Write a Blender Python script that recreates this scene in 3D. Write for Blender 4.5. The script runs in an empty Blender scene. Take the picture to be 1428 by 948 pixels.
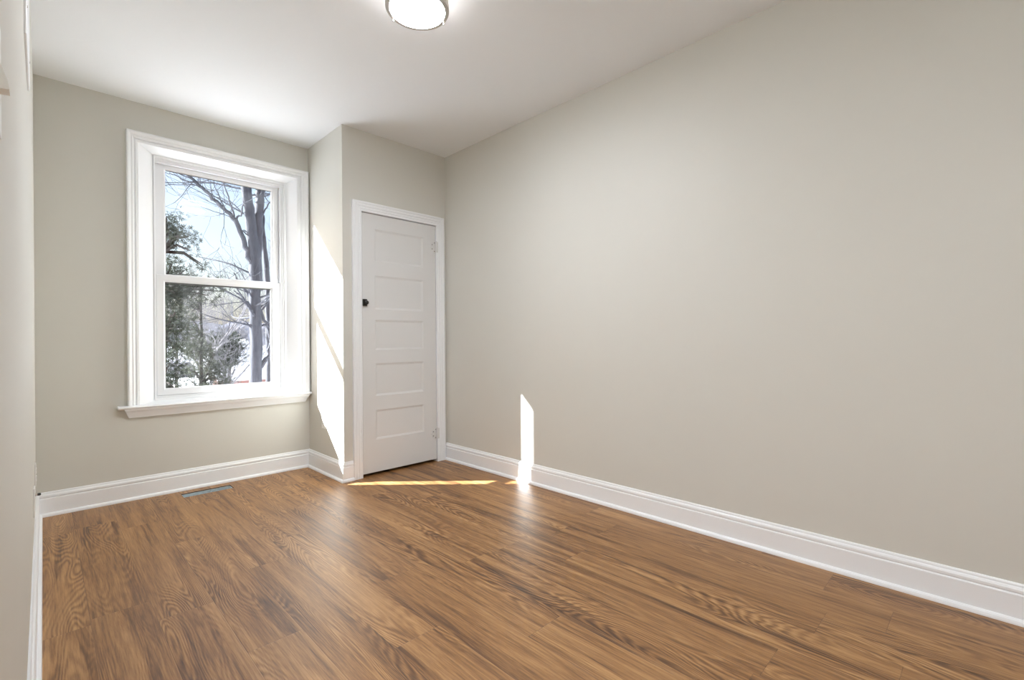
import bpy, bmesh, math, random
import numpy as np
from mathutils import Vector, Matrix

random.seed(7)
scn = bpy.context.scene
COL = scn.collection
PI = math.pi

# ------------------------------------------------------------------ camera, world, sun, exposure
EYE = 1.043
Fv = Vector((0.7028, 0.7114, -0.0002)).normalized()
Rv = Vector((0.7114, -0.7028, -0.00687)); Rv = (Rv - Fv * Rv.dot(Fv)).normalized()
Uv = Rv.cross(Fv)
cam = bpy.data.cameras.new('camera')
cam.sensor_fit = 'HORIZONTAL'; cam.sensor_width = 36.0
cam.lens = 36.0 * 662.03 / 1428.0
cam.clip_start = 0.01; cam.clip_end = 600
camo = bpy.data.objects.new('camera', cam); COL.objects.link(camo)
M = Matrix((Rv, Uv, -Fv)).transposed().to_4x4(); M.translation = Vector((0, 0, EYE))
camo.matrix_world = M
scn.camera = camo

scn.view_settings.view_transform = 'Standard'
scn.view_settings.look = 'None'
scn.view_settings.gamma = 1.0
scn.view_settings.use_curve_mapping = False
scn.view_settings.exposure = 1.07
try:
    scn.cycles.use_denoising = True
    scn.cycles.denoiser = 'OPENIMAGEDENOISE'
    scn.cycles.max_bounces = 14
    scn.cycles.diffuse_bounces = 9
    scn.cycles.glossy_bounces = 5
    scn.cycles.transparent_max_bounces = 16
    scn.cycles.sample_clamp_indirect = 12
    scn.cycles.caustics_reflective = False
except Exception:
    pass

SUN_TRAVEL = Vector((1.0, -0.98, -0.925)).normalized()
SKY_STRENGTH = 0.125
SUN_STRENGTH = 21.5
LAMP_STRENGTH = 80.0

world = bpy.data.worlds.new('sky'); scn.world = world
world.use_nodes = True
wn = world.node_tree.nodes; wl = world.node_tree.links
wn.clear()
wo = wn.new('ShaderNodeOutputWorld'); wb = wn.new('ShaderNodeBackground'); sky = wn.new('ShaderNodeTexSky')
sky.sky_type = 'NISHITA'
sky.sun_disc = False
to_sun = -SUN_TRAVEL
sky.sun_elevation = math.asin(to_sun.z)
sky.sun_rotation = math.atan2(to_sun.x, to_sun.y)
sky.air_density = 1.0; sky.dust_density = 3.5; sky.ozone_density = 1.5
wb.inputs['Strength'].default_value = SKY_STRENGTH
wl.new(sky.outputs[0], wb.inputs['Color']); wl.new(wb.outputs[0], wo.inputs['Surface'])

sun = bpy.data.lights.new('sun', 'SUN')
sun.energy = SUN_STRENGTH; sun.angle = math.radians(0.5); sun.color = (0.97, 0.98, 1.0)
suno = bpy.data.objects.new('sun', sun); COL.objects.link(suno)
suno.rotation_euler = SUN_TRAVEL.to_track_quat('-Z', 'Y').to_euler()
suno.location = (-12, 16, 12)

# added fill light, unseen behind the camera, to lift the right wall
hall = bpy.data.lights.new('hall_fill', 'AREA'); hall.shape = 'DISK'; hall.size = 0.35; hall.energy = 28.0; hall.color = (0.91, 0.955, 1.03)
hallo = bpy.data.objects.new('hall_fill', hall); COL.objects.link(hallo); hallo.location = (-0.45, -0.35, 2.58)

# ------------------------------------------------------------------ dimensions (metres)
H = 2.65                 # ceiling
XL = -0.035              # left wall plane
XR = 2.523               # right wall plane
YF = 4.017               # window wall plane
YB = 3.381               # closet front plane
XB = 1.582               # closet side plane
YBACK = -0.85
HALL = -1.15
YJ = 0.42                # the left wall ends here at the hall opening

# ------------------------------------------------------------------ helpers
def at(px, py, y):
    """point of the scene seen at photo pixel px,py lying at depth y (used to read positions off the photo)"""
    d = Fv * 662.03 + Rv * (px - 714) - Uv * (py - 474)
    t = y / d.y
    return Vector((d.x * t, y, EYE + d.z * t))

def setp(o, label=None, cat=None, group=None, kind=None):
    if label: o['label'] = label
    if cat: o['category'] = cat
    if group: o['group'] = group
    if kind: o['kind'] = kind
    return o

def link(name, me, mat=None, parent=None):
    o = bpy.data.objects.new(name, me); COL.objects.link(o)
    if mat is not None and len(me.materials) == 0: me.materials.append(mat)
    if parent is not None:
        o.parent = parent
        o.matrix_parent_inverse = Matrix.Translation(-parent.location) if parent.type == 'EMPTY' else Matrix.Identity(4)
    return o

def obj(name, bm, mat=None, parent=None, smooth=False, recalc=True):
    if recalc: bmesh.ops.recalc_face_normals(bm, faces=bm.faces)
    me = bpy.data.meshes.new(name); bm.to_mesh(me); bm.free()
    if smooth:
        for p in me.polygons: p.use_smooth = True
    return link(name, me, mat, parent)

def empty(name, loc):
    o = bpy.data.objects.new(name, None); COL.objects.link(o); o.location = loc
    o.empty_display_size = 0.1
    return o

def box(bm, x0, x1, y0, y1, z0, z1):
    v = [bm.verts.new(p) for p in ((x0,y0,z0),(x1,y0,z0),(x1,y1,z0),(x0,y1,z0),(x0,y0,z1),(x1,y0,z1),(x1,y1,z1),(x0,y1,z1))]
    fs = [bm.faces.new([v[i] for i in f]) for f in ((0,3,2,1),(4,5,6,7),(0,1,5,4),(1,2,6,5),(2,3,7,6),(3,0,4,7))]
    return v, fs

def bevbox(bm, x0, x1, y0, y1, z0, z1, r=0.003, seg=2):
    t = bmesh.new(); box(t, x0, x1, y0, y1, z0, z1)
    bmesh.ops.bevel(t, geom=t.edges[:], offset=r, segments=seg, affect='EDGES', profile=0.6)
    me = bpy.data.meshes.new('tmp'); t.to_mesh(me); t.free(); bm.from_mesh(me); bpy.data.meshes.remove(me)

def ring_loft(bm, rects, closed=True):
    """rects: (x0,x1,z0,z1,y) lofted one into the next around a rectangular ring"""
    rings = []
    for (x0, x1, z0, z1, y) in rects:
        rings.append([bm.verts.new(p) for p in ((x0,y,z0),(x1,y,z0),(x1,y,z1),(x0,y,z1))])
    n = len(rings)
    for i in range(n if closed else n - 1):
        a, b = rings[i], rings[(i + 1) % n]
        for k in range(4):
            bm.faces.new((a[k], a[(k+1) % 4], b[(k+1) % 4], b[k]))

def casing_frame(bm, x0, x1, z0, z1, y, prof, wl_, wr_, wt_):
    """three-sided mitred architrave on a wall facing -y; prof = (u 0..1 outward, t protrusion)"""
    rows = []
    for (u, t) in prof:
        a, b, c = x0 - u * wl_, x1 + u * wr_, z1 + u * wt_
        rows.append([bm.verts.new(p) for p in ((a, y - t, z0), (a, y - t, c), (b, y - t, c), (b, y - t, z0))])
    n = len(rows)
    for i in range(n):
        p, q = rows[i], rows[(i + 1) % n]
        for k in range(3):
            bm.faces.new((p[k], p[k+1], q[k+1], q[k]))
    bm.faces.new([r[0] for r in rows]); bm.faces.new([r[3] for r in reversed(rows)])

def lathe(bm, prof, c, seg=64, axis='z'):
    rings = []
    for (r, h) in prof:
        ring = []
        for k in range(seg):
            a = 2 * PI * k / seg
            if axis == 'z': p = (c[0] + r * math.cos(a), c[1] + r * math.sin(a), c[2] + h)
            elif axis == 'y': p = (c[0] + r * math.cos(a), c[1] + h, c[2] + r * math.sin(a))
            else: p = (c[0] + h, c[1] + r * math.cos(a), c[2] + r * math.sin(a))
            ring.append(bm.verts.new(p))
        rings.append(ring)
    for i in range(len(rings) - 1):
        for k in range(seg):
            bm.faces.new((rings[i][k], rings[i][(k+1) % seg], rings[i+1][(k+1) % seg], rings[i+1][k]))
    bm.faces.new(rings[0]); bm.faces.new(rings[-1])

# ------------------------------------------------------------------ materials
class NT:
    def __init__(s, name):
        s.m = bpy.data.materials.new(name); s.m.use_nodes = True
        s.n = s.m.node_tree.nodes; s.l = s.m.node_tree.links; s.n.clear()
        s.out = s.n.new('ShaderNodeOutputMaterial')
    def new(s, t, **kw):
        n = s.n.new(t)
        for k, v in kw.items():
            if k.startswith('i_'): n.inputs[k[2:]].default_value = v
            else: setattr(n, k, v)
        return n
    def con(s, a, b): s.l.new(a, b)
    def math(s, op, a, b=None, c=None, clamp=False):
        n = s.n.new('ShaderNodeMath'); n.operation = op; n.use_clamp = clamp
        for i, v in enumerate((a, b, c)):
            if v is None: continue
            if isinstance(v, (int, float)): n.inputs[i].default_value = v
            else: s.l.new(v, n.inputs[i])
        return n.outputs[0]
    def ramp(s, f, stops):
        n = s.n.new('ShaderNodeValToRGB'); e = n.color_ramp.elements
        while len(e) < len(stops): e.new(0.5)
        for k, (p, c) in enumerate(stops):
            e[k].position = p; e[k].color = (*c, 1) if len(c) == 3 else c
        s.l.new(f, n.inputs[0]); return n.outputs[0]
    def mix(s, f, a, b, blend='MIX'):
        n = s.n.new('ShaderNodeMix'); n.data_type = 'RGBA'; n.blend_type = blend
        for sock, v in ((n.inputs[0], f), (n.inputs[6], a), (n.inputs[7], b)):
            if isinstance(v, (int, float)): sock.default_value = v
            elif isinstance(v, tuple): sock.default_value = (*v, 1) if len(v) == 3 else v
            else: s.l.new(v, sock)
        return n.outputs[2]

def paint(name, col, rough=0.5, spec=0.4, bump=0.0, bscale=60.0, var=0.02):
    t = NT(name)
    p = t.new('ShaderNodeBsdfPrincipled'); p.inputs['Roughness'].default_value = rough
    p.inputs['Specular IOR Level'].default_value = spec
    tc = t.new('ShaderNodeTexCoord')
    nz = t.new('ShaderNodeTexNoise', i_Scale=2.3, i_Detail=3.0); t.con(tc.outputs['Object'], nz.inputs['Vector'])
    c = t.mix(nz.outputs['Fac'], tuple(max(0, x - var) for x in col), tuple(x + var for x in col))
    t.con(c, p.inputs['Base Color'])
    if bump:
        nb = t.new('ShaderNodeTexNoise', i_Scale=bscale, i_Detail=4.0); t.con(tc.outputs['Object'], nb.inputs['Vector'])
        b = t.new('ShaderNodeBump', i_Strength=bump, i_Distance=0.004); t.con(nb.outputs['Fac'], b.inputs['Height'])
        t.con(b.outputs[0], p.inputs['Normal'])
    t.con(p.outputs[0], t.out.inputs[0])
    return t.m

M_WALL = paint('greige_wall_paint', (0.634, 0.623, 0.575), 0.55, 0.35, 0.05, 9.0, 0.008)
M_CEIL = paint('white_ceiling_paint', (0.83, 0.85, 0.87), 0.8, 0.2, 0.10, 30.0, 0.006)
M_TRIM = paint('white_gloss_trim', (0.85, 0.865, 0.885), 0.32, 0.5, 0.05, 25.0, 0.006)
M_DOOR = paint('white_satin_door_paint', (0.70, 0.70, 0.695), 0.38, 0.45, 0.08, 20.0, 0.008)
M_VINYL = paint('white_vinyl', (0.78, 0.79, 0.81), 0.3, 0.5, 0, 1, 0.004)
M_PLATE = paint('white_plastic_plate', (0.84, 0.84, 0.82), 0.3, 0.5, 0, 1, 0.004)
M_BLACK = paint('black_iron', (0.012, 0.011, 0.010), 0.35, 0.5, 0.1, 80, 0.003)
M_DARK = paint('dark_rubber', (0.02, 0.02, 0.02), 0.6, 0.4, 0, 1, 0.003)
M_GASKET_SHADOW = paint('grey_gasket_shadow', (0.09, 0.09, 0.085), 0.6, 0.3, 0, 1, 0.005)  # dark grey that draws the gap shadow at the pane tops
M_SUB = paint('raw_subfloor_edge', (0.09, 0.06, 0.04), 0.8, 0.2, 0.1, 60, 0.02)

def metal(name, col, rough, var=0.06, scale=14, met=1.0):
    t = NT(name)
    p = t.new('ShaderNodeBsdfPrincipled'); p.inputs['Metallic'].default_value = met
    tc = t.new('ShaderNodeTexCoord')
    nz = t.new('ShaderNodeTexVoronoi', i_Scale=float(scale)); t.con(tc.outputs['Object'], nz.inputs['Vector'])
    c = t.mix(nz.outputs['Color'], tuple(max(0, x - var) for x in col), tuple(x + var for x in col))
    t.con(c, p.inputs['Base Color']); p.inputs['Roughness'].default_value = rough
    t.con(p.outputs[0], t.out.inputs[0]); return t.m
M_NICKEL = metal('brushed_nickel', (0.52, 0.485, 0.44), 0.3, 0.02, 200)
M_GALV = metal('galvanised_sheet', (0.58, 0.66, 0.69), 0.5, 0.12, 60, 0.5)

def emit(name, col, strength):
    t = NT(name); e = t.new('ShaderNodeEmission'); e.inputs[0].default_value = (*col, 1); e.inputs[1].default_value = strength
    t.con(e.outputs[0], t.out.inputs[0]); return t.m
M_LAMP_SIDE = emit('softly_lit_glass_side', (1.0, 0.95, 0.92), LAMP_STRENGTH * 0.12)
M_LAMP = emit('lit_frosted_glass', (0.91, 0.955, 1.03), LAMP_STRENGTH)

def make_glass():
    t = NT('window_glass_with_dust')
    tr = t.new('ShaderNodeBsdfTransparent'); tr.inputs[0].default_value = (0.97, 0.985, 0.98, 1)
    gl = t.new('ShaderNodeBsdfGlossy'); gl.inputs['Roughness'].default_value = 0.02
    fr = t.new('ShaderNodeFresnel'); ge = t.new('ShaderNodeNewGeometry')
    t.con(t.math('MULTIPLY_ADD', ge.outputs['Backfacing'], 1 / 1.28 - 1.28, 1.28), fr.inputs['IOR'])   # thin pane: no internal reflection
    m1 = t.new('ShaderNodeMixShader'); t.con(fr.outputs[0], m1.inputs[0]); t.con(tr.outputs[0], m1.inputs[1]); t.con(gl.outputs[0], m1.inputs[2])
    df = t.new('ShaderNodeBsdfTranslucent'); df.inputs[0].default_value = (0.8, 0.82, 0.85, 1)
    tc = t.new('ShaderNodeTexCoord'); nz = t.new('ShaderNodeTexNoise', i_Scale=3.2, i_Detail=4.0, i_Roughness=0.6)
    t.con(tc.outputs['Object'], nz.inputs['Vector'])
    mr = t.new('ShaderNodeMapRange'); t.con(nz.outputs['Fac'], mr.inputs[0])
    mr.inputs[1].default_value = 0.4; mr.inputs[2].default_value = 0.75; mr.inputs[3].default_value = 0.001; mr.inputs[4].default_value = 0.008
    m2 = t.new('ShaderNodeMixShader'); t.con(mr.outputs[0], m2.inputs[0]); t.con(m1.outputs[0], m2.inputs[1]); t.con(df.outputs[0], m2.inputs[2])
    t.con(m2.outputs[0], t.out.inputs[0]); return t.m
M_GLASS = make_glass()

def make_floor():
    t = NT('oak_plank_floor')
    tc = t.new('ShaderNodeTexCoord'); sp = t.new('ShaderNodeSeparateXYZ'); t.con(tc.outputs['Object'], sp.inputs[0])
    X, Y = sp.outputs[0], sp.outputs[1]
    PW, PL = 0.181, 1.22
    xs = t.math('DIVIDE', t.math('ADD', X, 0.06), PW)
    row = t.math('FLOOR', xs)
    wn1 = t.new('ShaderNodeTexWhiteNoise', noise_dimensions='1D'); t.con(row, wn1.inputs['W'])
    ys = t.math('ADD', t.math('DIVIDE', Y, PL), t.math('MULTIPLY', wn1.outputs['Value'], 7.0))
    col = t.math('FLOOR', ys)
    cid = t.new('ShaderNodeCombineXYZ'); t.con(row, cid.inputs[0]); t.con(col, cid.inputs[1])
    wn2 = t.new('ShaderNodeTexWhiteNoise', noise_dimensions='3D'); t.con(cid.outputs[0], wn2.inputs['Vector'])
    rnd = wn2.outputs['Value']
    rs = t.new('ShaderNodeSeparateColor'); t.con(wn2.outputs['Color'], rs.inputs[0])
    def coords(sx, sy, off):
        c = t.new('ShaderNodeCombineXYZ')
        t.con(t.math('ADD', t.math('MULTIPLY', X, sx), t.math('MULTIPLY', rnd, off)), c.inputs[0])
        t.con(t.math('ADD', t.math('MULTIPLY', Y, sy), t.math('MULTIPLY', rs.outputs[1], off * 1.7)), c.inputs[1])
        t.con(t.math('MULTIPLY', rs.outputs[2], 30.0), c.inputs[2])
        return c.outputs[0]
    # broad streaks
    n1 = t.new('ShaderNodeTexNoise', i_Scale=1.0, i_Detail=7.0, i_Roughness=0.66, i_Distortion=0.6); t.con(coords(17.0, 1.0, 37.0), n1.inputs['Vector'])
    # cathedral growth rings: contour lines of a stretched noise
    n2 = t.new('ShaderNodeTexNoise', i_Scale=1.0, i_Detail=1.5, i_Roughness=0.45, i_Distortion=0.25); t.con(coords(7.0, 0.9, 53.0), n2.inputs['Vector'])
    n2b = t.new('ShaderNodeTexNoise', i_Scale=1.0, i_Detail=3.0); t.con(coords(60.0, 14.0, 11.0), n2b.inputs['Vector'])
    ring = t.math('SINE', t.math('ADD', t.math('MULTIPLY', n2.outputs['Fac'], 240.0), t.math('MULTIPLY', n2b.outputs['Fac'], 3.2)))
    ring01 = t.math('MULTIPLY_ADD', ring, 0.5, 0.5)
    # mask: rings show only in places
    n3 = t.new('ShaderNodeTexNoise', i_Scale=1.0, i_Detail=2.0); t.con(coords(5.0, 1.1, 71.0), n3.inputs['Vector'])
    mk = t.new('ShaderNodeMapRange'); t.con(n3.outputs['Fac'], mk.inputs[0])
    mk.inputs[1].default_value = 0.44; mk.inputs[2].default_value = 0.62
    # fine pores
    n4 = t.new('ShaderNodeTexNoise', i_Scale=1.0, i_Detail=4.0, i_Roughness=0.7); t.con(coords(190.0, 7.0, 17.0), n4.inputs['Vector'])
    # big dark flames
    n5 = t.new('ShaderNodeTexNoise', i_Scale=1.0, i_Detail=4.0, i_Roughness=0.55, i_Distortion=1.2); t.con(coords(15.0, 0.85, 91.0), n5.inputs['Vector'])
    tone = t.math('ADD', t.math('MULTIPLY', n1.outputs['Fac'], 0.58), t.math('MULTIPLY_ADD', n4.outputs['Fac'], 0.46, -0.055))
    tone = t.math('ADD', tone, t.math('MULTIPLY', t.math('SUBTRACT', rnd, 0.5), 0.05))
    tone = t.math('ADD', tone, t.math('MULTIPLY', t.math('MULTIPLY', t.math('SUBTRACT', ring01, 0.55), mk.outputs[0]), 0.16))
    fl = t.new('ShaderNodeMapRange'); t.con(n5.outputs['Fac'], fl.inputs[0])
    fl.inputs[1].default_value = 0.54; fl.inputs[2].default_value = 0.70; fl.inputs[3].default_value = 0.0; fl.inputs[4].default_value = 0.16
    tone = t.math('SUBTRACT', tone, fl.outputs[0])
    c = t.ramp(tone, [(0.22, (0.064, 0.026, 0.008)), (0.35, (0.160, 0.070, 0.022)), (0.46, (0.295, 0.143, 0.049)), (0.58, (0.43, 0.235, 0.092)), (0.74, (0.59, 0.37, 0.170))])
    # seams
    fx = t.math('FRACT', xs); fy = t.math('FRACT', ys)
    ex = t.math('MULTIPLY', t.math('MINIMUM', fx, t.math('SUBTRACT', 1.0, fx)), PW)
    ey = t.math('MULTIPLY', t.math('MINIMUM', fy, t.math('SUBTRACT', 1.0, fy)), PL)
    e = t.math('MINIMUM', ex, ey)
    sm = t.new('ShaderNodeMapRange'); t.con(e, sm.inputs[0]); sm.inputs[1].default_value = 0.0003; sm.inputs[2].default_value = 0.0016
    sm.inputs[3].default_value = 0.0; sm.inputs[4].default_value = 1.0
    c = t.mix(sm.outputs[0], t.mix(0.3, c, (0.03, 0.014, 0.008)), c)
    p = t.new('ShaderNodeBsdfPrincipled'); t.con(c, p.inputs['Base Color'])
    rr = t.math('MULTIPLY_ADD', n4.outputs['Fac'], 0.20, 0.34); t.con(rr, p.inputs['Roughness'])
    p.inputs['Specular IOR Level'].default_value = 0.72
    hgt = t.math('ADD', t.math('MULTIPLY', n4.outputs['Fac'], 0.5), t.math('MULTIPLY', t.math('MULTIPLY', ring01, mk.outputs[0]), 0.5))
    hgt = t.math('ADD', hgt, t.math('MULTIPLY', sm.outputs[0], 0.8))
    b = t.new('ShaderNodeBump', i_Strength=0.4, i_Distance=0.0018); t.con(hgt, b.inputs['Height']); t.con(b.outputs[0], p.inputs['Normal'])
    t.con(p.outputs[0], t.out.inputs[0]); return t.m
M_FLOOR = make_floor()

def natural(name, c0, c1, scale, rough=0.85, bump=0.0, stretch=(1, 1, 1), transl=0.0):
    t = NT(name)
    p = t.new('ShaderNodeBsdfPrincipled'); p.inputs['Roughness'].default_value = rough; p.inputs['Specular IOR Level'].default_value = 0.2
    tc = t.new('ShaderNodeTexCoord'); mp = t.new('ShaderNodeMapping'); mp.inputs['Scale'].default_value = stretch
    t.con(tc.outputs['Object'], mp.inputs['Vector'])
    nz = t.new('ShaderNodeTexNoise', i_Scale=float(scale), i_Detail=5.0, i_Roughness=0.65); t.con(mp.outputs[0], nz.inputs['Vector'])
    c = t.ramp(nz.outputs['Fac'], [(0.3, c0), (0.7, c1)]); t.con(c, p.inputs['Base Color'])
    if bump:
        b = t.new('ShaderNodeBump', i_Strength=bump, i_Distance=0.05); t.con(nz.outputs['Fac'], b.inputs['Height']); t.con(b.outputs[0], p.inputs['Normal'])
    if transl:
        tl = t.new('ShaderNodeBsdfTranslucent'); t.con(c, tl.inputs[0])
        mx = t.new('ShaderNodeMixShader'); mx.inputs[0].default_value = transl
        t.con(p.outputs[0], mx.inputs[1]); t.con(tl.outputs[0], mx.inputs[2]); t.con(mx.outputs[0], t.out.inputs[0])
    else:
        t.con(p.outputs[0], t.out.inputs[0])
    return t.m
M_SNOW = natural('snow', (0.66, 0.68, 0.72), (0.78, 0.79, 0.82), 0.8, 0.7, 0.3)
M_BARK = natural('grey_bark', (0.050, 0.054, 0.068), (0.130, 0.134, 0.155), 9, 0.9, 0.8, (1, 1, 0.18))
M_TWIG = natural('pale_twigs', (0.10, 0.095, 0.105), (0.19, 0.18, 0.19), 6)
M_BARK2 = natural('dark_bark', (0.035, 0.03, 0.028), (0.08, 0.07, 0.065), 9, 0.9, 0.6, (1, 1, 0.2))
M_NEEDLE = natural('dark_evergreen_needles', (0.010, 0.015, 0.010), (0.034, 0.042, 0.026), 3.0, 0.8, 0, (1, 1, 1), 0.35)
M_NEEDLE2 = natural('grey_green_needles', (0.030, 0.034, 0.025), (0.075, 0.080, 0.058), 3.0, 0.8, 0, (1, 1, 1), 0.35)
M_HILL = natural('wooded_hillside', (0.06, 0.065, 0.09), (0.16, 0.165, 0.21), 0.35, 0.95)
M_BRICK_O = None
def make_brick():
    t = NT('red_brick'); p = t.new('ShaderNodeBsdfPrincipled'); p.inputs['Roughness'].default_value = 0.9
    tc = t.new('ShaderNodeTexCoord'); mp = t.new('ShaderNodeMapping'); mp.inputs['Rotation'].default_value = (PI / 2, 0, 0)
    t.con(tc.outputs['Object'], mp.inputs['Vector'])
    b = t.new('ShaderNodeTexBrick', i_Scale=5.0); b.inputs['Color1'].default_value = (0.30, 0.10, 0.07, 1); b.inputs['Color2'].default_value = (0.22, 0.08, 0.06, 1)
    b.inputs['Mortar'].default_value = (0.45, 0.42, 0.4, 1); t.con(mp.outputs[0], b.inputs['Vector'])
    t.con(b.outputs['Color'], p.inputs['Base Color']); t.con(p.outputs[0], t.out.inputs[0]); return t.m
M_BRICK = make_brick()
M_SIDING = paint('white_clapboard', (0.74, 0.76, 0.80), 0.7, 0.2, 0, 1, 0.01)
M_SHINGLE = natural('grey_shingle', (0.10, 0.10, 0.12), (0.18, 0.18, 0.2), 6)

# ------------------------------------------------------------------ room shell
def structure(name, bm, mat, parent=None, **k):
    o = obj(name, bm, mat, parent, **k)
    if parent is None: o['kind'] = 'structure'
    return o

# floor with the register hole cut through it
HX0, HX1, HY0, HY1 = 0.668, 0.965, 3.818, 3.915
bm = bmesh.new()
gx = [HALL, HX0, HX1, XR + 0.12]; gy = [YBACK - 0.1, HY0, HY1, YF + 0.2]
for (z, flip) in ((0.0, False), (-0.028, True)):
    g = [[bm.verts.new((x, y, z)) for y in gy] for x in gx]
    for i in range(3):
        for j in range(3):
            if i == 1 and j == 1: continue
            f = [g[i][j], g[i+1][j], g[i+1][j+1], g[i][j+1]]
            bm.faces.new(f[::-1] if flip else f)
    if not flip: top = g
    else: bot = g
hole = [(1, 1), (2, 1), (2, 2), (1, 2)]
hf = []
for k in range(4):
    a, b = hole[k], hole[(k + 1) % 4]
    hf.append(bm.faces.new((top[a[0]][a[1]], top[b[0]][b[1]], bot[b[0]][b[1]], bot[a[0]][a[1]])))
per = [(0,0),(1,0),(2,0),(3,0),(3,1),(3,2),(3,3),(2,3),(1,3),(0,3),(0,2),(0,1)]
for k in range(12):
    a, b = per[k], per[(k + 1) % 12]
    bm.faces.new((top[a[0]][a[1]], bot[a[0]][a[1]], bot[b[0]][b[1]], top[b[0]][b[1]]))
for f in hf: f.material_index = 1
fo = structure('floor', bm, M_FLOOR); fo.data.materials.append(M_SUB)

bm = bmesh.new(); box(bm, HALL, XR + 0.12, YBACK - 0.1, YF + 0.22, H, H + 0.12); structure('ceiling', bm, M_CEIL)
bm = bmesh.new(); box(bm, XR, XR + 0.12, YBACK - 0.1, YF + 0.22, -0.03, H); structure('wall_right', bm, M_WALL)
bm = bmesh.new(); box(bm, XL - 0.12, XL, YJ, YF + 0.22, -0.03, H); structure('wall_left', bm, M_WALL)
bm = bmesh.new(); box(bm, HALL, XR, YBACK - 0.1, YBACK, -0.03, H); structure('wall_back', bm, M_WALL)
bm = bmesh.new(); box(bm, HALL - 0.1, HALL, YBACK - 0.1, YJ + 0.6, -0.03, H); box(bm, HALL, XL - 0.12, YJ + 0.5, YJ + 0.6, -0.03, H)
structure('wall_hall', bm, M_WALL)
# window wall: plaster skin with the wide opening, masonry behind with the narrower one
WX0, WX1, WZ0, WZ1 = 0.455, 1.487, 0.612, 2.378
def wall_with_hole(bm, x0, x1, y0, y1, z0, z1, hx0, hx1, hz0, hz1):
    xs, zs = [x0, hx0, hx1, x1], [z0, hz0, hz1, z1]
    F, B = [[[bm.verts.new((x, y, z)) for z in zs] for x in xs] for y in (y0, y1)]
    for i in range(3):
        for j in range(3):
            if i == 1 and j == 1: continue
            bm.faces.new((F[i][j], F[i+1][j], F[i+1][j+1], F[i][j+1]))
            bm.faces.new((B[i][j], B[i][j+1], B[i+1][j+1], B[i+1][j]))
    c = [(1,1),(2,1),(2,2),(1,2)]
    for k in range(4):
        a, b = c[k], c[(k+1) % 4]
        bm.faces.new((F[a[0]][a[1]], F[b[0]][b[1]], B[b[0]][b[1]], B[a[0]][a[1]]))
    per = [(0,0),(1,0),(2,0),(3,0),(3,1),(3,2),(3,3),(2,3),(1,3),(0,3),(0,2),(0,1)]
    for k in range(12):
        a, b = per[k], per[(k+1) % 12]
        bm.faces.new((F[a[0]][a[1]], B[a[0]][a[1]], B[b[0]][b[1]], F[b[0]][b[1]]))
bm = bmesh.new(); wall_with_hole(bm, XL, XR, YF, 4.092, -0.03, H, WX0 - 0.012, WX1 + 0.012, WZ0 - 0.01, WZ1 + 0.012)
structure('wall_far', bm, M_WALL)
bm = bmesh.new(); wall_with_hole(bm, XL - 0.12, XR + 0.12, 4.162, 4.24, -3.2, H + 0.6, 0.596, 1.41, 0.62, 2.315)
structure('wall_outside', bm, M_BRICK)
bm = bmesh.new(); wall_with_hole(bm, XL - 0.05, XR + 0.05, 4.092, 4.162, -0.03, H, 0.545, 1.432, 0.628, 2.35)
structure('wall_core', bm, M_SIDING)

# closet bump-out
DX0, DX1, DZ1 = 1.727, 2.416, 2.030
bm = bmesh.new(); box(bm, XB, XB + 0.06, YB + 0.09, YF, 0, H); structure('wall_closet_side', bm, M_WALL)
bm = bmesh.new()
xs = [XB, DX0 - 0.02, DX1 + 0.02, XR]
box(bm, xs[0], xs[1], YB, YB + 0.09, 0, H); box(bm, xs[2], xs[3], YB, YB + 0.09, 0, H); box(bm, xs[1], xs[2], YB, YB + 0.09, DZ1 + 0.02, H)
structure('wall_closet_front', bm, M_WALL)

# ------------------------------------------------------------------ baseboards
BPROF = [(0, 0), (0.028, 0), (0.028, 0.006), (0.0255, 0.014), (0.020, 0.019), (0.015, 0.021), (0.015, 0.104), (0.0135, 0.107),
         (0.0105, 0.109), (0.0105, 0.112), (0.0145, 0.115), (0.0145, 0.124), (0.012, 0.130), (0.008, 0.134), (0.0075, 0.140), (0.005, 0.145), (0, 0.145)]
def baseboard(name, a, b, nrm, m0, m1):
    a, b, nrm = Vector(a), Vector(b), Vector(nrm); d = (b - a).normalized()
    bm = bmesh.new(); A, B = [], []
    for (o, z) in BPROF:
        p = a + nrm * o + d * (m0 * o); q = b + nrm * o - d * (m1 * o)
        A.append(bm.verts.new((p.x, p.y, z))); B.append(bm.verts.new((q.x, q.y, z)))
    n = len(BPROF)
    for i in range(n):
        bm.faces.new((A[i], A[(i+1) % n], B[(i+1) % n], B[i]))
    bm.faces.new(A); bm.faces.new(B[::-1])
    return structure(name, bm, M_TRIM)
baseboard('baseboard_left', (XL, YJ, 0), (XL, YF, 0), (1, 0, 0), 0, 1)
baseboard('baseboard_far', (XL, YF, 0), (XB, YF, 0), (0, -1, 0), 1, 1)
baseboard('baseboard_closet_side', (XB, YF, 0), (XB, YB, 0), (-1, 0, 0), 1, -1)
baseboard('baseboard_closet_front', (XB, YB, 0), (DX0 - 0.075, YB, 0), (0, -1, 0), -1, 0)
baseboard('baseboard_right', (XR, YB, 0), (XR, YBACK, 0), (-1, 0, 0), 0, 1)
baseboard('baseboard_back', (XR, YBACK, 0), (HALL, YBACK, 0), (0, 1, 0), 1, 0)

# ------------------------------------------------------------------ window
win = empty('window_1', (0.97, YF, 0.61)); win['kind'] = 'structure'
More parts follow.
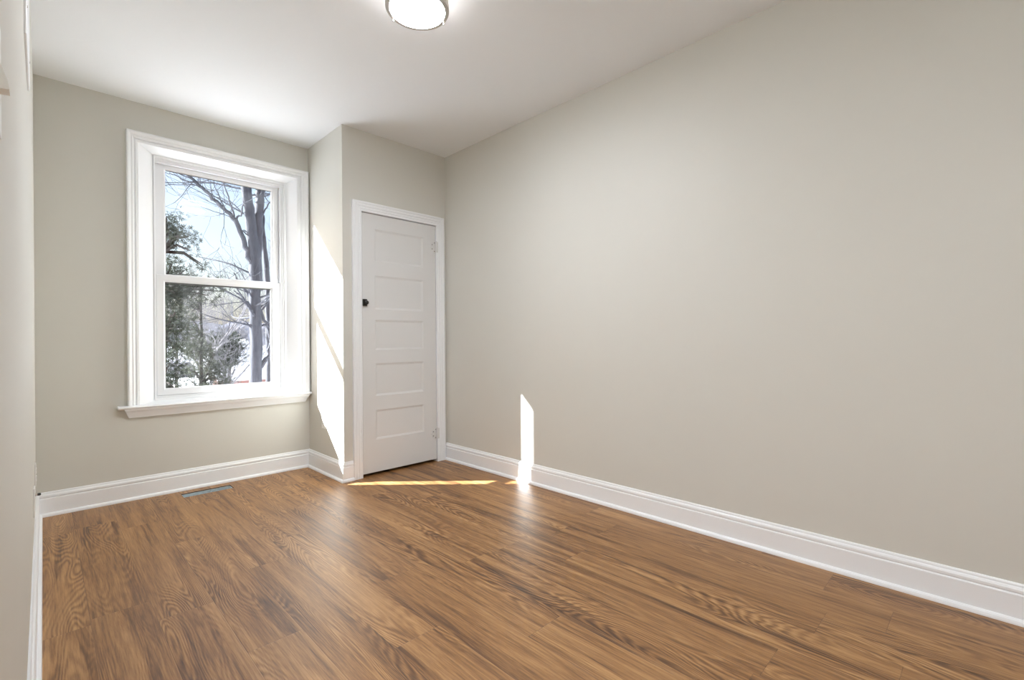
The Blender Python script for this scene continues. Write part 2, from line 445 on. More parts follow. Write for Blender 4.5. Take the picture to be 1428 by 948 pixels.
# architrave: flat inner band, groove, moulded raised outer band
WPROF = [(0, 0), (0, 0.018), (0.10, 0.021), (0.22, 0.021), (0.26, 0.014), (0.32, 0.014), (0.36, 0.026), (0.50, 0.032), (0.62, 0.031), (0.70, 0.036), (0.84, 0.042), (0.95, 0.042), (1.0, 0.038), (1.0, 0)]
bm = bmesh.new(); casing_frame(bm, WX0, WX1, 0.625, WZ1, YF, WPROF, 0.060, 0.086, 0.068); obj('casing', bm, M_TRIM, win)
# splayed reveal boards
bm = bmesh.new()
ring_loft(bm, [(WX0 + 0.001, WX1 - 0.001, 0.622, WZ1 - 0.001, YF - 0.019), (0.552, 1.424, 0.640, 2.340, 4.090), (0.547, 1.429, 0.632, 2.346, 4.090), (WX0 - 0.01, WX1 + 0.01, 0.616, WZ1 + 0.01, YF - 0.004)])
obj('reveal', bm, M_TRIM, win)
# small square bead where the reveal meets the frame
bm = bmesh.new()
ring_loft(bm, [(0.550, 1.426, 0.639, 2.342, 4.080), (0.559, 1.412, 0.652, 2.330, 4.080), (0.559, 1.412, 0.652, 2.330, 4.092), (0.550, 1.426, 0.639, 2.342, 4.092)])
obj('stop_bead', bm, M_TRIM, win)
bm = bmesh.new()
ring_loft(bm, [(0.547, 1.430, 0.630, 2.348, 4.092), (0.562, 1.398, 0.664, 2.312, 4.092), (0.562, 1.398, 0.664, 2.312, 4.099), (0.562, 1.386, 0.668, 2.304, 4.099), (0.562, 1.386, 0.668, 2.304, 4.160), (0.547, 1.430, 0.630, 2.348, 4.160)])
obj('vinyl_frame', bm, M_VINYL, win)
def sash(name, outer, inner, y0, y1, rail=None):
    ox0, ox1, oz0, oz1 = outer; ix0, ix1, iz0, iz1 = inner; e = 0.011
    bm = bmesh.new()
    ring_loft(bm, [(ox0, ox1, oz0, oz1, y0 + 0.003), (ox0 + 0.003, ox1 - 0.003, oz0 + 0.003, oz1 - 0.003, y0), (ix0 - e, ix1 + e, iz0 - e, iz1 + e, y0), (ix0 - e, ix1 + e, iz0 - e, iz1 + e, y0 + 0.004),
                   (ix0, ix1, iz0, iz1, y0 + 0.012), (ix0, ix1, iz0, iz1, y1), (ox0, ox1, oz0, oz1, y1)])
    s = obj(name, bm, M_VINYL, win)
    bm = bmesh.new(); yc = (y0 + y1) / 2 + 0.004
    box(bm, ix0 - 0.004, ix1 + 0.004, yc - 0.0015, yc + 0.0015, iz0 - 0.004, iz1 + 0.004)
    obj('pane', bm, M_GLASS, s)
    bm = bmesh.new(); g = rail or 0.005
    box(bm, ix0 + 0.001, ix1 - 0.001, yc - 0.006, yc - 0.002, iz1 - g, iz1 - 0.0005)  # gasket bar along the top only, its dark grey standing for the rail's shadow
    obj('gasket_shadow', bm, M_GASKET_SHADOW, s)
    return s
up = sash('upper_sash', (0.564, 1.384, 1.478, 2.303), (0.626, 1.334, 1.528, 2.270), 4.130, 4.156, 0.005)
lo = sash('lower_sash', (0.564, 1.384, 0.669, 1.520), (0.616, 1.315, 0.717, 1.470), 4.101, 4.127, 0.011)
bm = bmesh.new(); bevbox(bm, 1.362, 1.378, 4.126, 4.131, 1.545, 1.56, 0.001, 1); obj('tilt_latch', bm, M_VINYL, up)
# stool with horns and its moulded apron
bm = bmesh.new()
prof = [(YF, 0.606), (YF - 0.052, 0.606), (YF - 0.060, 0.610), (YF - 0.063, 0.616), (YF - 0.060, 0.622), (YF - 0.052, 0.626), (YF, 0.626)]
A = [bm.verts.new((0.343, y, z)) for (y, z) in prof]; B = [bm.verts.new((XB - 0.002, y, z)) for (y, z) in prof]
for i in range(len(prof)):
    bm.faces.new((A[i], A[(i+1) % len(prof)], B[(i+1) % len(prof)], B[i]))
bm.faces.new(A); bm.faces.new(B[::-1])
box(bm, WX0 + 0.002, WX1 - 0.002, YF, 4.088, 0.613, 0.6262)
obj('stool', bm, M_TRIM, win)
bm = bmesh.new()
AP = [(0.0, 0.606, 0.0), (0.052, 0.606, 0.0), (0.052, 0.600, 0.0), (0.046, 0.590, 0.006), (0.040, 0.584, 0.009), (0.032, 0.570, 0.015), (0.022, 0.552, 0.021), (0.020, 0.545, 0.024), (0.0, 0.545, 0.024)]
A = [bm.verts.new((0.376 + s, YF - o, z)) for (o, z, s) in AP]; B = [bm.verts.new((1.566 - s, YF - o, z)) for (o, z, s) in AP]
for i in range(len(AP)):
    bm.faces.new((A[i], A[(i+1) % len(AP)], B[(i+1) % len(AP)], B[i]))
bm.faces.new(A); bm.faces.new(B[::-1])
obj('apron', bm, M_TRIM, win)

# ------------------------------------------------------------------ closet door
door = empty('door_1', ((DX0 + DX1) / 2, YB, 0)); door['kind'] = 'structure'
DPROF = [(0, -0.01), (0, 0.014), (0.04, 0.018), (0.14, 0.018), (0.17, 0.015), (0.22, 0.015), (0.25, 0.018), (0.40, 0.018), (0.43, 0.0155), (0.48, 0.0155), (0.51, 0.0185), (0.68, 0.0185), (0.71, 0.016), (0.76, 0.016), (0.79, 0.019), (0.95, 0.020), (1.0, 0.017), (1.0, 0)]
bm = bmesh.new(); casing_frame(bm, DX0, DX1, 0.0, DZ1, YB, DPROF, 0.074, 0.084, 0.078); obj('casing', bm, M_TRIM, door)
bm = bmesh.new()
box(bm, DX0 - 0.02, DX0 - 0.001, YB + 0.002, YB + 0.09, 0, DZ1 + 0.019); box(bm, DX1 + 0.001, DX1 + 0.02, YB + 0.002, YB + 0.09, 0, DZ1 + 0.019); box(bm, DX0 - 0.001, DX1 + 0.001, YB + 0.002, YB + 0.09, DZ1 + 0.001, DZ1 + 0.019)
obj('jamb', bm, M_TRIM, door)
LX0, LX1, LZ0, LZ1 = DX0 + 0.006, DX1 - 0.005, 0.024, DZ1 - 0.006
YD = YB - 0.006          # face of the leaf
PX0, PX1 = 1.838, 2.284
PZ = [(0.275, 0.504), (0.615, 0.866), (0.972, 1.205), (1.289, 1.550), (1.661, 1.911)]
bm = bmesh.new()
xs = [LX0, PX0, PX1, LX1]; zs = [LZ0] + [z for p in PZ for z in p] + [LZ1]
G = [[bm.verts.new((x, YD, z)) for z in zs] for x in xs]
for i in range(3):
    for j in range(len(zs) - 1):
        if i == 1 and j % 2 == 1: continue
        bm.faces.new((G[i][j], G[i+1][j], G[i+1][j+1], G[i][j+1]))
bk = [bm.verts.new(p) for p in ((LX0, YD + 0.035, LZ0), (LX1, YD + 0.035, LZ0), (LX1, YD + 0.035, LZ1), (LX0, YD + 0.035, LZ1))]
bm.faces.new(bk[::-1])
bm.faces.new([G[0][j] for j in range(len(zs))] + [bk[3], bk[0]])
bm.faces.new([G[3][j] for j in range(len(zs) - 1, -1, -1)] + [bk[1], bk[2]])
bm.faces.new([G[i][0] for i in range(4)][::-1] + [bk[0], bk[1]]); bm.faces.new([G[i][-1] for i in range(4)] + [bk[2], bk[3]])
leaf = obj('door_leaf', bm, M_DOOR, door)
for (z0, z1) in PZ:
    bm = bmesh.new()
    R_ = []
    for (d, y) in ((0, 0), (0.002, 0.002), (0.010, 0.0045), (0.014, 0.0065), (0.018, 0.0065)):
        R_.append([bm.verts.new((x, YD + y, z)) for (x, z) in ((PX0 + d, z0 + d), (PX1 - d, z0 + d), (PX1 - d, z1 - d), (PX0 + d, z1 - d))])
    for i in range(len(R_) - 1):
        for k in range(4):
            bm.faces.new((R_[i][k], R_[i][(k+1) % 4], R_[i+1][(k+1) % 4], R_[i+1][k]))
    bm.faces.new(R_[-1])
    obj('panel', bm, M_DOOR, leaf)
# ornate painted half-surface hinges
def hinge(zc, h=0.090):
    bm = bmesh.new()
    cx, w = 2.411, 0.056
    pts = [(0, -.5), (.28, -.5), (.40, -.40), (.34, -.30), (.52, -.27), (.72, -.33), (.78, -.20), (.70, -.10), (.92, -.06), (1.0, 0), (.92, .06), (.70, .10), (.78, .20), (.72, .33), (.52, .27), (.34, .30), (.40, .40), (.28, .5), (0, .5)]
    f = [bm.verts.new((cx - u * w, YD - 0.0045, zc + v * h)) for (u, v) in pts]
    b = [bm.verts.new((cx - u * w, YD, zc + v * h)) for (u, v) in pts]
    bm.faces.new(f)
    for i in range(len(pts)):
        bm.faces.new((f[i], f[(i+1) % len(pts)], b[(i+1) % len(pts)], b[i]))
    # narrow jamb leaf on the casing edge
    box(bm, cx + 0.003, cx + 0.020, YB - 0.0215, YB - 0.0185, zc - h * .5, zc + h * .5)
    h_ = obj('hinge', bm, M_DOOR, leaf)
    bm = bmesh.new()
    for k in range(5):
        lathe(bm, [(0.0048, -h * .095), (0.0056, -h * .08), (0.0056, h * .08), (0.0048, h * .095)], (cx, YB - 0.0225, zc + (k - 2) * h * .2), 14)
    lathe(bm, [(0.003, -.006), (0.0055, -.004), (0.0055, .002), (0.003, .004)], (cx, YB - 0.0225, zc + h * .53), 14)
    obj('barrel', bm, M_DOOR, h_, smooth=False)
    for (u, v) in ((.20, -.40), (.62, -.20), (.62, .20), (.20, .40)):
        bm = bmesh.new(); lathe(bm, [(0.0038, 0), (0.0038, -0.0012), (0.0022, -0.002)], (cx - u * w, YD - 0.0045, zc + v * h), 12, 'y'); obj('screw', bm, M_SUB, h_)
hinge(1.845); hinge(0.243)
# black cupboard latch: small case with a rounded knob
bm = bmesh.new(); bevbox(bm, LX0 + 0.001, LX0 + 0.034, YD - 0.014, YD, 1.309, 1.363, 0.003, 2)
lt = obj('latch', bm, M_BLACK, leaf)
bm = bmesh.new(); lathe(bm, [(0.007, 0), (0.0065, -0.010), (0.011, -0.012), (0.0150, -0.015), (0.0155, -0.019), (0.0125, -0.023), (0.006, -0.025)], (LX0 + 0.024, YD - 0.010, 1.336), 24, 'y')
obj('knob', bm, M_BLACK, lt, smooth=True)

# ------------------------------------------------------------------ ceiling light
LCX, LCY = 1.228, 1.845
lamp = empty('ceiling_light', (LCX, LCY, H)); setp(lamp, 'round flush ceiling light with brushed nickel ring and glowing white glass', 'ceiling light')
bm = bmesh.new(); lathe(bm, [(0.136, 0), (0.138, -0.003), (0.138, -0.009), (0.134, -0.0115), (0.02, -0.0115)], (LCX, LCY, H), 72); obj('base_pan', bm, M_NICKEL, lamp, smooth=False)
def band(prof, seg=96):
    bm = bmesh.new(); rings = []
    for (r, h) in prof:
        rings.append([bm.verts.new((LCX + r * math.cos(2 * PI * k / seg), LCY + r * math.sin(2 * PI * k / seg), H + h)) for k in range(seg)])
    for i in range(len(prof)):
        for k in range(seg):
            bm.faces.new((rings[i][k], rings[i][(k+1) % seg], rings[(i+1) % len(prof)][(k+1) % seg], rings[(i+1) % len(prof)][k]))
    return bm
obj('ring', band([(0.128, -0.026), (0.139, -0.026), (0.141, -0.029), (0.141, -0.040), (0.139, -0.043), (0.128, -0.043)]), M_NICKEL, lamp)
obj('ring', band([(0.128, -0.066), (0.141, -0.066), (0.1435, -0.069), (0.1435, -0.092), (0.140, -0.097), (0.1255, -0.097), (0.1245, -0.094), (0.128, -0.088)]), M_NICKEL, lamp)
bm = bmesh.new()
lathe(bm, [(0.1265, -0.089), (0.1235, -0.0945), (0.112, -0.099), (0.090, -0.103), (0.060, -0.106), (0.030, -0.1075), (0.004, -0.108)], (LCX, LCY, H), 72)
obj('glass_diffuser', bm, M_LAMP, lamp, smooth=True)
obj('glass_side', band([(0.127, -0.012), (0.127, -0.088), (0.120, -0.088), (0.120, -0.012)]), M_LAMP_SIDE, lamp, smooth=False)
for k in range(3):
    a = math.radians(-128 + 120 * k)
    px_, py_ = LCX + 0.136 * math.cos(a), LCY + 0.136 * math.sin(a)
    bm = bmesh.new(); lathe(bm, [(0.0015, -0.006), (0.0042, -0.004), (0.0042, 0.001), (0.002, 0.003), (0.002, 0.006)], (px_, py_, H - 0.102), 14)
    obj('thumb_screw', bm, M_NICKEL, lamp, smooth=True)

# ------------------------------------------------------------------ floor duct under the missing register
bm = bmesh.new()
d = 0.001
x0, x1, y0, y1, zt, zb = HX0 + d, HX1 - d, HY0 + d, HY1 - d, -0.005, -0.06
t4 = [bm.verts.new(p) for p in ((x0, y0, zt), (x1, y0, zt), (x1, y1, zt), (x0, y1, zt))]
i4 = [bm.verts.new(p) for p in ((x0 + .004, y0 + .004, zt), (x1 - .004, y0 + .004, zt), (x1 - .004, y1 - .004, zt), (x0 + .004, y1 - .004, zt))]
b4 = [bm.verts.new(p) for p in ((x0 + .012, y0 + .004, zb + .03), (x1 - .03, y0 + .004, zb), (x1 - .03, y1 - .004, zb), (x0 + .012, y1 - .004, zb + .03))]
for k in range(4):
    q = (k + 1) % 4
    bm.faces.new((t4[k], t4[q], i4[q], i4[k])); bm.faces.new((i4[k], i4[q], b4[q], b4[k]))
bm.faces.new(b4)
o4 = [bm.verts.new((v.co.x, v.co.y, zb - 0.004)) for v in t4]
for k in range(4):
    q = (k + 1) % 4; bm.faces.new((t4[k], o4[k], o4[q], t4[q]))
bm.faces.new(o4[::-1])
du = obj('floor_duct', bm, M_GALV); setp(du, 'open galvanised floor duct with no register in the oak floor under the window', 'air duct')

# ------------------------------------------------------------------ wall plates
def rocker_outlet(t, cy, cz, s, x, h=0.115, w=0.072):
    """duplex outlet plate on a wall of constant x; s = +1 when the wall faces +x"""
    bm = bmesh.new(); a, b = sorted((x, x + s * 0.0055)); bevbox(bm, a, b, cy - w / 2, cy + w / 2, cz - h / 2, cz + h / 2, 0.002, 2); obj('cover_plate', bm, M_PLATE, t)
    for dz in (-0.020, 0.020):
        bm = bmesh.new(); a, b = sorted((x + s * 0.0045, x + s * 0.0075)); bevbox(bm, a, b, cy - 0.017, cy + 0.017, cz + dz - 0.014, cz + dz + 0.014, 0.0012, 2); r = obj('receptacle', bm, M_PLATE, t)
        for dy in (-0.006, 0.006):
            bm = bmesh.new(); a, b = sorted((x + s * 0.0070, x + s * 0.0077)); box(bm, a, b, cy + dy - 0.001, cy + dy + 0.001, cz + dz - 0.003, cz + dz + 0.006); obj('slot', bm, M_DARK, r)
    bm = bmesh.new(); lathe(bm, [(0.003, 0), (0.003, s * 0.001), (0.0018, s * 0.0015)], (x + s * 0.0055, cy, cz), 12, 'x'); obj('screw', bm, M_NICKEL, t)

o = empty('wall_outlet', (XB, 3.725, 0.41)); setp(o, 'white outlet plate on the sunlit closet side wall below the window stool', 'outlet'); rocker_outlet(o, 3.725, 0.41, -1, XB)
o = empty('wall_outlet', (XL, 3.58, 0.345)); setp(o, 'white outlet plate on the left wall, nearer the window corner than the cable plate', 'outlet'); rocker_outlet(o, 3.58, 0.345, 1, XL)

o = empty('cable_plate', (XL, 3.10, 0.315)); setp(o, 'white cable jack plate with black connector low on the left wall', 'cable jack')
bm = bmesh.new(); bevbox(bm, XL, XL + 0.006, 3.062, 3.138, 0.25, 0.38, 0.002, 2); obj('cover_plate', bm, M_PLATE, o)
bm = bmesh.new(); lathe(bm, [(0.007, 0), (0.007, 0.003), (0.0048, 0.0032), (0.0048, 0.010)], (XL + 0.006, 3.10, 0.345), 12, 'x'); obj('jack', bm, M_NICKEL, o)
bm = bmesh.new(); lathe(bm, [(0.0052, 0), (0.0060, 0.002), (0.0060, 0.010), (0.004, 0.012)], (XL + 0.013, 3.10, 0.345), 14, 'x'); obj('connector_cap', bm, M_DARK, o)

o = empty('light_switch', (XL, 0.713, 1.32)); setp(o, 'white toggle light switch on the left wall close to the camera', 'light switch')
bm = bmesh.new(); bevbox(bm, XL, XL + 0.0045, 0.676, 0.750, 1.262, 1.378, 0.0018, 2); obj('cover_plate', bm, M_PLATE, o)
bm = bmesh.new()
tp = [(0.0040, 1.332), (0.0105, 1.311), (0.0118, 1.302), (0.0040, 1.301)]
A = [bm.verts.new((XL + dx, 0.704, z)) for (dx, z) in tp]; B = [bm.verts.new((XL + dx, 0.722, z)) for (dx, z) in tp]
for i in range(4): bm.faces.new((A[i], A[(i+1) % 4], B[(i+1) % 4], B[i]))
bm.faces.new(A); bm.faces.new(B[::-1]); obj('toggle', bm, M_PLATE, o)
for z in (1.290, 1.350):
    bm = bmesh.new(); lathe(bm, [(0.003, 0), (0.003, 0.0006), (0.0018, 0.001)], (XL + 0.0045, 0.713, z), 12, 'x'); obj('screw', bm, M_PLATE, o)

o = empty('access_panel', (XL, 2.18, 1.94)); setp(o, 'thin white access panel high on the left wall', 'access panel')
bm = bmesh.new(); bevbox(bm, XL, XL + 0.0065, 1.958, 2.400, 1.938, 2.40, 0.0012, 1); obj('panel_cover', bm, M_TRIM, o)
for y in (1.985, 2.375):
    for z in (2.03, 2.37):
        bm = bmesh.new(); lathe(bm, [(0.004, 0), (0.004, 0.001), (0.002, 0.0018)], (XL + 0.0065, y, z), 12, 'x'); obj('screw', bm, M_NICKEL, o)

# ------------------------------------------------------------------ outdoors
GZ = -3.2
rng = np.random.default_rng(11)
# snow-covered yard, gently rolling
n = 40; xs = np.linspace(-60, 120, n); ys = np.linspace(4.24, 150, n)
bm = bmesh.new()
def gz(x, y): return GZ + 0.12 * math.sin(x * 0.35) * math.cos(y * 0.22) - 0.012 * max(0, y - 12)
vv = [[bm.verts.new((x, y, gz(x, y))) for y in ys] for x in xs]
for i in range(n - 1):
    for j in range(n - 1): bm.faces.new((vv[i][j], vv[i+1][j], vv[i+1][j+1], vv[i][j+1]))
structure('snow_yard', bm, M_SNOW, smooth=True)
# distant wooded hill ridge
bm = bmesh.new(); nx, ny = 80, 10
rows = []
for i in range(nx):
    x = -40 + i * 2.6
    h = 11.5 + 2.2 * math.sin(x * 0.07 + 1) + 1.2 * math.sin(x * 0.19) 
    r = []
    for j in range(ny):
        u = j / (ny - 1)
        r.append(bm.verts.new((x + rng.normal(0, .3), 112 + 28 * u, GZ - 3 + (h + 1.0) * math.sin(u * PI / 2) + rng.normal(0, .35) * (0.3 + u))))
    rows.append(r)
for i in range(nx - 1):
    for j in range(ny - 1): bm.faces.new((rows[i][j], rows[i+1][j], rows[i+1][j+1], rows[i][j+1]))
structure('hill_ridge', bm, M_HILL)

def tube_np(V, Fc, pts, rad, sides):
    base = len(V)
    for k, p in enumerate(pts):
        d = (pts[min(k + 1, len(pts) - 1)] - pts[max(k - 1, 0)])
        d = d / (np.linalg.norm(d) + 1e-9)
        a = np.cross(d, (0.3, 0.9, 0.1) if abs(d[2]) > .6 else (0, 0, 1.0)); a /= np.linalg.norm(a) + 1e-9
        b = np.cross(d, a)
        for s in range(sides):
            t = 2 * PI * s / sides
            V.append(tuple(p + rad[k] * (math.cos(t) * a + math.sin(t) * b)))
    for k in range(len(pts) - 1):
        for s in range(sides):
            Fc.append((base + k * sides + s, base + k * sides + (s + 1) % sides, base + (k + 1) * sides + (s + 1) % sides, base + (k + 1) * sides + s))
    Fc.append(tuple(base + s for s in range(sides))[::-1]); Fc.append(tuple(base + (len(pts) - 1) * sides + s for s in range(sides)))

def mesh_from(name, V, Fc, mat, parent=None, smooth=False):
    me = bpy.data.meshes.new(name); me.from_pydata([tuple(v) for v in V], [], Fc); me.update()
    if smooth: me.polygons.foreach_set('use_smooth', [True] * len(me.polygons))
    return link(name, me, mat, parent)

def branch(V, Fc, p, d, L, r, depth, spread=0.55, up=0.12, kids=3, sides=5, kink=0.16):
    nseg = 5 if depth > 1 else 3
    pts = [np.array(p, float)]; d = np.array(d, float); d /= np.linalg.norm(d)
    for k in range(nseg):
        d = d + rng.normal(0, kink, 3) + np.array((0, 0, up * 0.3)); d /= np.linalg.norm(d)
        pts.append(pts[-1] + d * L / nseg)
    rad = [max(0.003, r * (1 - 0.65 * k / nseg)) for k in range(nseg + 1)]
    tube_np(V, Fc, pts, rad, sides)
    if depth <= 0: return
    for k in range(kids + (1 if depth > 1 else 0)):
        i = rng.integers(1, nseg + 1)
        nd = d + rng.normal(0, spread, 3) + np.array((0, 0, up)); nd /= np.linalg.norm(nd)
        branch(V, Fc, pts[i], nd, L * rng.uniform(.5, .75), rad[i] * .6, depth - 1, spread, up, kids, max(3, sides - 1), kink)

def limb(V, Fc, pix, y, r0, r1, sides=8, dy=0.0):
    """limb through a run of places read off the photo"""
    P = [np.array(at(px, py, y + dy * k)) for k, (px, py) in enumerate(pix)]
    pts = []
    for i in range(len(P) - 1):
        for q in range(4): pts.append(P[i] + (P[i+1] - P[i]) * q / 4 + rng.normal(0, .008, 3))
    pts.append(P[-1])
    N = len(pts); rad = [r0 + (r1 - r0) * k / (N - 1) for k in range(N)]
    tube_np(V, Fc, pts, rad, sides)
    return pts, rad

def ground_pix(px, y):
    p = at(px, 500, y); d = (Vector((p.x, p.y, gz(p.x, y))) - Vector((0, 0, EYE)))
    c = d.dot(Fv); return 474 - 662.03 * d.dot(Uv) / c

# --- the big bare tree with twin leaders
TY = 10.5
g0 = ground_pix(356, TY)
bt = empty('bare_tree', at(356, g0, TY)); setp(bt, 'large bare grey tree with several trunks at the right side of the window', 'tree')
V, Fc = [], []
limb(V, Fc, [(357, g0 + 6), (356.5, 530), (356.5, 470), (356, 420), (355.5, 385), (354, 345), (351, 318), (347, 290), (344.5, 262), (341, 235), (336, 180), (328, 100)], TY, 0.118, 0.080, 12)
limb(V, Fc, [(359, 405), (359.5, 350), (360.5, 312), (362, 285), (365, 262), (371, 225), (380, 150)], TY + .06, 0.085, 0.080, 10)
limb(V, Fc, [(374, g0 + 4), (375, 520), (375, 450), (373, 398), (371, 370), (368.5, 345), (366.5, 322), (366, 300)], TY + .25, 0.070, 0.040, 9)
mesh_from('trunk', V, Fc, M_BARK, bt, True)
V, Fc = [], []
limb(V, Fc, [(358, 520), (366, 508), (374, 497), (378, 480), (376, 462), (368, 446), (362, 430)], TY, 0.05, 0.025, 7)
limb(V, Fc, [(354, 440), (346, 425), (336, 412), (326, 405)], TY - .1, 0.035, 0.010, 6)
limb(V, Fc, [(352, 420), (343, 405), (334, 396), (326, 380)], TY + .2, 0.030, 0.010, 6)
for (px, py, tx, ty) in ((356, 262, 378, 285), (366, 300, 384, 275), (357, 330, 330, 320), (352, 460, 335, 445)):
    limb(V, Fc, [(px, py), ((px + tx) / 2, (py + ty) / 2 - 3), (tx, ty)], TY, 0.02, 0.006, 5)
# the long limb crossing the upper pane
limb(V, Fc, [(355, 376), (347, 358), (341, 340), (336, 326), (328, 306)], TY, 0.060, 0.044, 8)
limb(V, Fc, [(328, 306), (312, 291), (292, 271), (274, 255), (258, 240), (245, 222)], TY, 0.044, 0.020, 7)
limb(V, Fc, [(328, 306), (322, 285), (314, 263), (306, 240)], TY + .02, 0.022, 0.008, 5)
limb(V, Fc, [(328, 306), (336, 300), (339, 288), (344, 278)], TY, 0.024, 0.010, 5)
limb(V, Fc, [(274, 255), (258, 252), (240, 243), (228, 240)], TY, 0.015, 0.006, 5)
limb(V, Fc, [(318, 297), (306, 275), (298, 255), (296, 238)], TY, 0.013, 0.006, 5)
limb(V, Fc, [(334, 320), (345, 328), (352, 332)], TY, 0.015, 0.008, 5)
for k in range(22):
    u = rng.uniform(0, 1); p = at(328 - 70 * u, 306 - 66 * u, TY)
    branch(V, Fc, p, (rng.normal(-.3, .7), rng.normal(0, .5), rng.normal(.2, .6)), rng.uniform(.4, 1.0), 0.009, 2, 0.5, 0.05, 2, 3)
for k in range(34):
    z = rng.uniform(1.2, 6.5); s = rng.choice((-1, 1))
    p = at(355, 474, TY); 
    branch(V, Fc, (p.x + rng.normal(0, .05), TY, z), (s * rng.uniform(.5, 1), rng.normal(0, .6), rng.uniform(.1, .7)), rng.uniform(.8, 1.7), 0.02, 2, 0.5, 0.1, 3, 4)
mesh_from('branches', V, Fc, M_BARK, bt)

# --- bushy pale bare trees further back
def bushy(px, y, top, label, nb=9, mat=M_TWIG, r=0.09, dep=4):
    p = at(px, 480, y); base = Vector((p.x, y, gz(p.x, y) - 0.05)); ht = at(px, top, y).z - base.z
    t = empty('bare_tree', base); setp(t, label, 'tree', None)
    V, Fc = [], []
    tp = [np.array((base.x, y, base.z)) + np.array((rng.normal(0, .04) * k, rng.normal(0, .04) * k, ht * .5 * k / 5)) for k in range(6)]
    tube_np(V, Fc, tp, [r * (1 - .1 * k) for k in range(6)], 8); mesh_from('trunk', V, Fc, M_BARK2 if mat is M_TWIG else M_BARK, t)
    V, Fc = [], []
    for k in range(nb):
        i = rng.integers(2, 6); a = rng.uniform(0, 2 * PI)
        branch(V, Fc, tp[i], (math.cos(a) * .8, math.sin(a) * .8, rng.uniform(.3, 1.3)), ht * rng.uniform(.22, .36), r * .4, dep, 0.5, 0.15, 3, 4, .14)
    mesh_from('branches', V, Fc, mat, t)
bushy(287, 19.0, 330, 'pale bare bushy tree in the middle distance left of the large trunks', 15)
bushy(318, 31.0, 345, 'pale bare bushy tree far back, taller than the one by the roofs', 15, M_TWIG, .12)
bushy(246, 50.0, 345, 'pale bare bushy tree far back behind the dark evergreen', 15, M_TWIG, .14)
bushy(384, 46.0, 372, 'pale bare bushy tree far back, right of the large trunks', 12, M_TWIG, .12, 3)
bushy(286, 72.0, 425, 'low bare tree near the snowy roofs in the distance', 12, M_TWIG, .14, 3)

# --- evergreens
def sprays(V, Fc, c, R, nspray, size, droop=-0.2, flat=1.0):
    """needle sprays: little fans of thin blades around a clump centre"""
    for _ in range(nspray):
        q = rng.normal(0, .45, 3) * np.array((R, R, R * flat)); p = np.array(c) + q
        d = q / (np.linalg.norm(q) + 1e-6) + rng.normal(0, .5, 3) + np.array((0, 0, droop)); d /= np.linalg.norm(d)
        s = np.cross(d, rng.normal(0, 1, 3)); s /= np.linalg.norm(s) + 1e-6
        L = size * rng.uniform(.6, 1.3)
        for a in (-.55, 0, .55):
            e = d * math.cos(a) + s * math.sin(a); w = np.cross(e, np.cross(d, s)) * L * .07
            b = len(V); V.extend([tuple(p - w * .4), tuple(p + e * L * .5 - w), tuple(p + e * L), tuple(p + e * L * .5 + w)]); Fc.append((b, b + 1, b + 2, b + 3))

def evergreen(px, y, label, clumps, mat, trunk_r=0.09, size=0.10, dens=26, top=250):
    g = ground_pix(px, y); base = at(px, g, y)
    t = empty('evergreen_tree', base); setp(t, label, 'tree')
    V, Fc = [], []; pts, rad = limb(V, Fc, [(px, g + 4), (px - 1, g + (top - g) * .3), (px + 1, g + (top - g) * .6), (px, top)], y, trunk_r, 0.02, 8)
    W, Fw = V, Fc; V, Fc = [], []
    tz = np.array([p[2] for p in pts])
    for (cx, cy, R, dd) in clumps:
        c = at(cx, cy, y + dd)
        sprays(V, Fc, c, R, int(dens * (R / .3) ** 2), size, -0.15, 0.7)
        k = int(np.argmin(abs(tz - (c.z - .15)))); s = pts[k]; m = (s + np.array(c)) / 2 + np.array((0, 0, .08))
        tube_np(W, Fw, [s, m, np.array(c)], [.022, .016, .006], 5)
    mesh_from('trunk', W, Fw, M_BARK2, t, True); mesh_from('foliage', V, Fc, mat, t)

def clumps(spec):
    out = []
    for (px0, px1, py0, py1, nn, R, dd) in spec:
        for k in range(nn): out.append((rng.uniform(px0, px1), rng.uniform(py0, py1), R * rng.uniform(.6, 1.25), rng.uniform(-dd, dd)))
    return out
cl = clumps(((224, 241, 296, 392, 18, .18, .4), (224, 250, 392, 470, 22, .21, .5), (222, 248, 478, 560, 17, .21, .5), (243, 268, 325, 352, 6, .14, .4),
             (236, 318, 390, 412, 16, .14, .4), (238, 262, 372, 384, 2, .10, .2), (268, 284, 366, 372, 2, .08, .1)))
evergreen(226, 7.6, 'dark evergreen filling the left edge of the window', cl, M_NEEDLE, 0.07, 0.055, 230, 285)
cl = clumps(((258, 282, 408, 445, 7, .22, .5), (260, 290, 452, 500, 11, .26, .5), (262, 306, 495, 525, 9, .24, .5), (252, 296, 535, 575, 8, .28, .5), (300, 318, 528, 560, 3, .2, .3)))
evergreen(280, 13.2, 'grey green evergreen in the middle of the lower pane', cl, M_NEEDLE2, 0.09, 0.075, 180, 400)
cl = []
for k in range(22): cl.append((rng.uniform(306, 322), rng.uniform(470, 512), .5, rng.uniform(-.6, .6)))
evergreen(313, 24.0, 'small dark evergreen in front of the white gabled house', cl, M_NEEDLE, 0.1, 0.16, 50, 466)

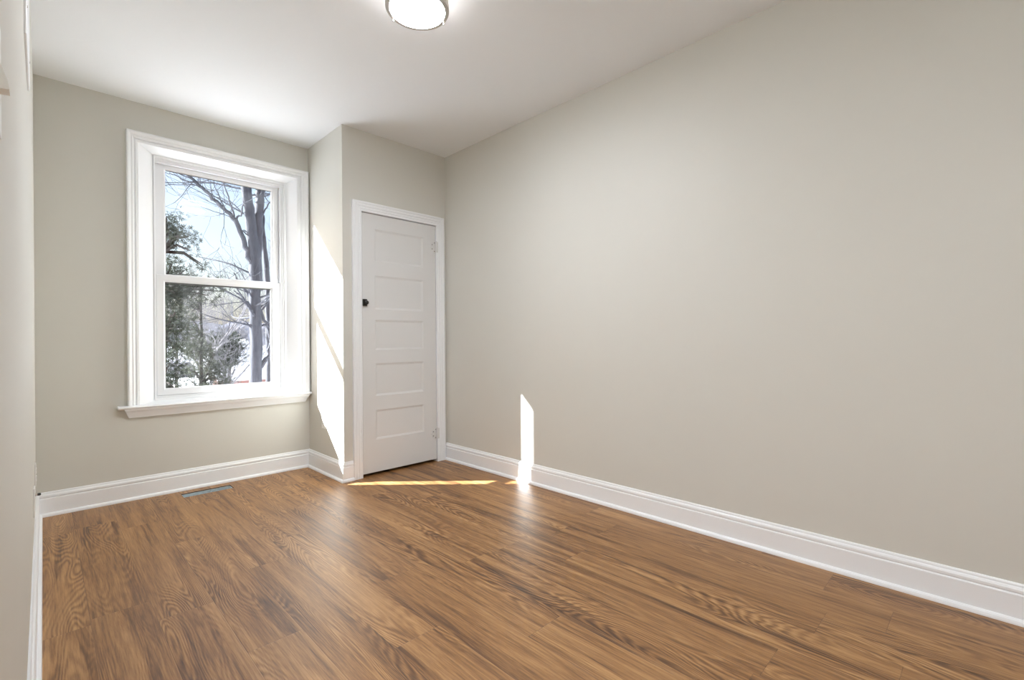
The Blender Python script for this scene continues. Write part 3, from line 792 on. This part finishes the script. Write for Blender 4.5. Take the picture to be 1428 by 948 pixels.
# --- houses down the slope
def house(name, label, px, y, w, dpt, wall_h, roof_h, mat, roofmat, ang=0.0, z0=None, gable_front=True, win=True):
    p = at(px, 480, y); zb = gz(p.x, y) if z0 is None else z0
    t = empty(name, (p.x, y, zb)); setp(t, label, 'house' if 'house' in name else 'shed')
    X, Y, Z = p.x, y, zb
    bm = bmesh.new()
    if gable_front:
        v = [(X - w/2, Y, Z), (X + w/2, Y, Z), (X + w/2, Y, Z + wall_h), (X, Y, Z + wall_h + roof_h), (X - w/2, Y, Z + wall_h)]
        A = [bm.verts.new(q) for q in v]; B = [bm.verts.new((q[0], q[1] + dpt, q[2])) for q in v]
        bm.faces.new(A); bm.faces.new(B[::-1])
        for i in range(5): bm.faces.new((A[i], B[i], B[(i+1) % 5], A[(i+1) % 5]))
    else:
        v = [(Y, Z), (Y + dpt, Z), (Y + dpt, Z + wall_h), (Y + dpt/2, Z + wall_h + roof_h), (Y, Z + wall_h)]
        A = [bm.verts.new((X - w/2, q[0], q[1])) for q in v]; B = [bm.verts.new((X + w/2, q[0], q[1])) for q in v]
        bm.faces.new(A); bm.faces.new(B[::-1])
        for i in range(5): bm.faces.new((A[i], B[i], B[(i+1) % 5], A[(i+1) % 5]))
    obj('walls', bm, mat, t)
    bm = bmesh.new(); th = 0.22; ov = 0.35
    if gable_front:
        s = roof_h / (w / 2); pr = [(X - w/2 - ov, Z + wall_h - ov * s), (X, Z + wall_h + roof_h), (X + w/2 + ov, Z + wall_h - ov * s)]
        pr = pr + [(a, b + th) for (a, b) in reversed(pr)]
        A = [bm.verts.new((a, Y - ov, b + .01)) for (a, b) in pr]; B = [bm.verts.new((a, Y + dpt + ov, b + .01)) for (a, b) in pr]
    else:
        s = roof_h / (dpt / 2); pr = [(Y - ov, Z + wall_h - ov * s), (Y + dpt/2, Z + wall_h + roof_h), (Y + dpt + ov, Z + wall_h - ov * s)]
        pr = pr + [(a, b + th) for (a, b) in reversed(pr)]
        A = [bm.verts.new((X - w/2 - ov, a, b + .01)) for (a, b) in pr]; B = [bm.verts.new((X + w/2 + ov, a, b + .01)) for (a, b) in pr]
    bm.faces.new(A); bm.faces.new(B[::-1])
    for i in range(6): bm.faces.new((A[i], B[i], B[(i+1) % 6], A[(i+1) % 6]))
    obj('snowy_roof', bm, roofmat, t)
    if win:
        for dx in (-w * .22, w * .22):
            bm = bmesh.new(); box(bm, X + dx - w * .08, X + dx + w * .08, Y - 0.06, Y + .02, Z + wall_h * .35, Z + wall_h * .8); obj('window', bm, M_SHINGLE, t)
house('gabled_house', 'white gabled house with a snowy roof seen in the distance just left of the trunk', 341, 56.0, 6.2, 7.0, 2.6, 2.3, M_SIDING, M_SNOW)
house('long_house', 'long low house with a snow covered roof in the far distance', 318, 84.0, 15.0, 8.0, 2.2, 1.9, M_SHINGLE, M_SNOW, gable_front=False)
house('brick_shed', 'small red brick shed at the foot of the big trunk', 345, 41.0, 3.6, 2.6, 1.7, 0.7, M_BRICK, M_SNOW, gable_front=False, win=False)
